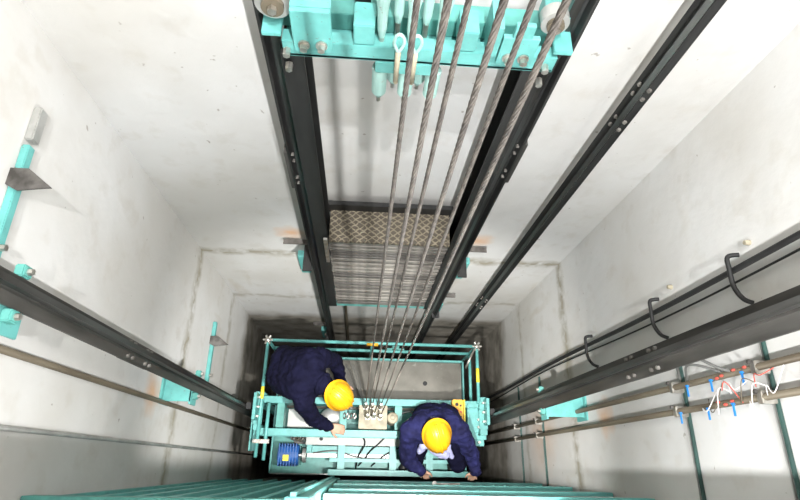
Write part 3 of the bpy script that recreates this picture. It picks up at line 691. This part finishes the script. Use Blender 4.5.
# worker bending over on the left of the roof
person(dict(ground=g,
    footL=(-.46, .84, g+.03), footR=(-.45, .64, g+.03), anL=(-.62, .84, g+.09), anR=(-.60, .63, g+.09),
    knL=(-.53, .83, g+.50), knR=(-.51, .64, g+.50), hjL=(-.63, .80, g+.86), hjR=(-.63, .63, g+.86),
    hip=(-.625, .71, g+.90), chest=(-.43, .64, g+1.12), neck=(-.285, .565, g+1.17), head=(-.185, .50, g+1.13),
    face=(.45, -.35, -.82), hup=(.62, -.40, .68),
    shL=(-.33, .78, g+1.10), shR=(-.43, .44, g+1.10), elL=(-.22, .80, g+.84), elR=(-.37, .34, g+.86),
    wrL=(-.16, .62, g+.75), wrR=(-.24, .29, g+.72), hdL=(.5, -.8, -.35), hdR=(.9, -.15, -.35), pmL=(0, -.2, -1), pmR=(0, 0, -1)),
    'person in navy workwear and yellow hard hat bending over the crossbeam at left')
# worker sitting on the crossbeam, reaching for the door header
person(dict(ground=g,
    footL=(.86, -.0, g+.03), footR=(.42, -.0, g+.03), anL=(.84, .14, g+.09), anR=(.46, .14, g+.09),
    knL=(.84, .03, g+.50), knR=(.46, .03, g+.50), hjL=(.72, .37, g+.765), hjR=(.54, .37, g+.765),
    hip=(.62, .37, g+.78), chest=(.58, .29, g+1.04), neck=(.555, .265, g+1.13), head=(.56, .235, g+1.20),
    face=(.22, -.60, -.72), hup=(.16, -.62, .80),
    shL=(.76, .26, g+1.08), shR=(.38, .25, g+1.06), elL=(.88, .10, g+.90), elR=(.38, .06, g+.86),
    wrL=(.92, -.035, g+.83), wrR=(.50, -.03, g+.80), hdL=(.0, -.1, -.9), hdR=(.3, -.1, -.9), pmL=(0, -1, -.1), pmR=(0, -1, -.1)),
    'person in blue workwear and yellow hard hat crouching at right by the door header', cloth='blue')
b2 = [o for o in bpy.data.objects if o.get('label', '').startswith('person in blue')][0]
tw = MB().caps((.54, .20, g+1.0), (.64, .20, g+1.0), .05, .05).caps((.58, .13, g+1.0), (.66, .09, g+.96), .045, .035).caps((.50, .16, g+.98), (.68, .15, g+.97), .035, .028).caps((.68, .15, g+.97), (.72, .08, g+.90), .028, .02).caps((.50, .16, g+.98), (.47, .11, g+.90), .035, .02)
remeshed(tw, 'neck_cloth', M['lav'], b2, .008, 4, .02, .04)
t = thing('hand_tool', 'grey metal spanner on the door header between the crouched worker and edge', 'tool', (.66, -.10, Z(4.29)))
MB().cone((.58, -.112, Z(4.28)), (.76, -.112, Z(4.28)), .008, .008, 10).build('shaft', M['zinc'], t)
MB().cone((.57, -.112, Z(4.288)), (.57, -.112, Z(4.270)), .018, .018, 12).build('jaw', M['zinc'], t)

# ------------------------------------------------------------------ light
def point(x, y, d, w, size=.03, col=(.99, .995, 1)):
    l = bpy.data.lights.new('unseen_lamp', 'POINT'); l.energy = w; l.shadow_soft_size = size; l.color = col
    o = bpy.data.objects.new('unseen_lamp', l); C.objects.link(o); o.location = (x, y, Z(d))
for d, w in ((-2.6, 740), (-1.2, 180), (-.1, 78), (.8, 36), (1.6, 38)):  # unseen lamps stacked in height to keep the light even down the shaft
    point(.30, -.30, d, w, .018)
point(1.05, .50, -.7, 70, .06)
sl = bpy.data.lights.new('car_fill_spot', 'SPOT'); sl.energy = 120; sl.spot_size = math.radians(36); sl.spot_blend = .6; sl.shadow_soft_size = .04  # added spot with no visible source, brightens the car roof
so = bpy.data.objects.new('car_fill_spot', sl); C.objects.link(so); so.location = (.30, -.20, Z(-.3))
so.rotation_euler = (Vector((.12, .42, Z(4.9)))-so.location).to_track_quat('-Z', 'Y').to_euler()
s2 = bpy.data.lights.new('deep_fill_spot', 'SPOT'); s2.energy = 460; s2.spot_size = math.radians(100); s2.spot_blend = .9; s2.shadow_soft_size = .03; s2.color = (1, .985, .95)  # added unseen spot that lifts the deep walls around the car
o2 = bpy.data.objects.new('deep_fill_spot', s2); C.objects.link(o2); o2.location = (.28, -.13, Z(1.9))
o2.rotation_euler = (Vector((.10, .50, Z(4.9)))-o2.location).to_track_quat('-Z', 'Y').to_euler()
W = bpy.data.worlds.new('world'); bpy.context.scene.world = W; W.use_nodes = True
W.node_tree.nodes['Background'].inputs[0].default_value = (.95, .98, 1, 1); W.node_tree.nodes['Background'].inputs[1].default_value = .1

# ------------------------------------------------------------------ camera
X = (.99720549, .04279303, .06123703); Y = (.01661618, -.92620395, .37665653); D = (-.07283625, .37458644, .92432672)
right = Vector((X[0], Y[0], -D[0])); down = Vector((X[1], Y[1], -D[1])); fwd = Vector((X[2], Y[2], -D[2]))
cam = bpy.data.objects.new('camera', bpy.data.cameras.new('camera')); C.objects.link(cam)
R = Matrix((right, -down, -fwd)).transposed().to_4x4(); cam.matrix_world = Matrix.Translation((0, 0, ZC)) @ R
cam.data.sensor_width = 36; cam.data.lens = 533*36/800; cam.data.clip_start = .02
S = bpy.context.scene; S.camera = cam
S.view_settings.view_transform = 'Standard'; S.view_settings.look = 'None'; S.view_settings.gamma = 1; S.view_settings.exposure = -0.1
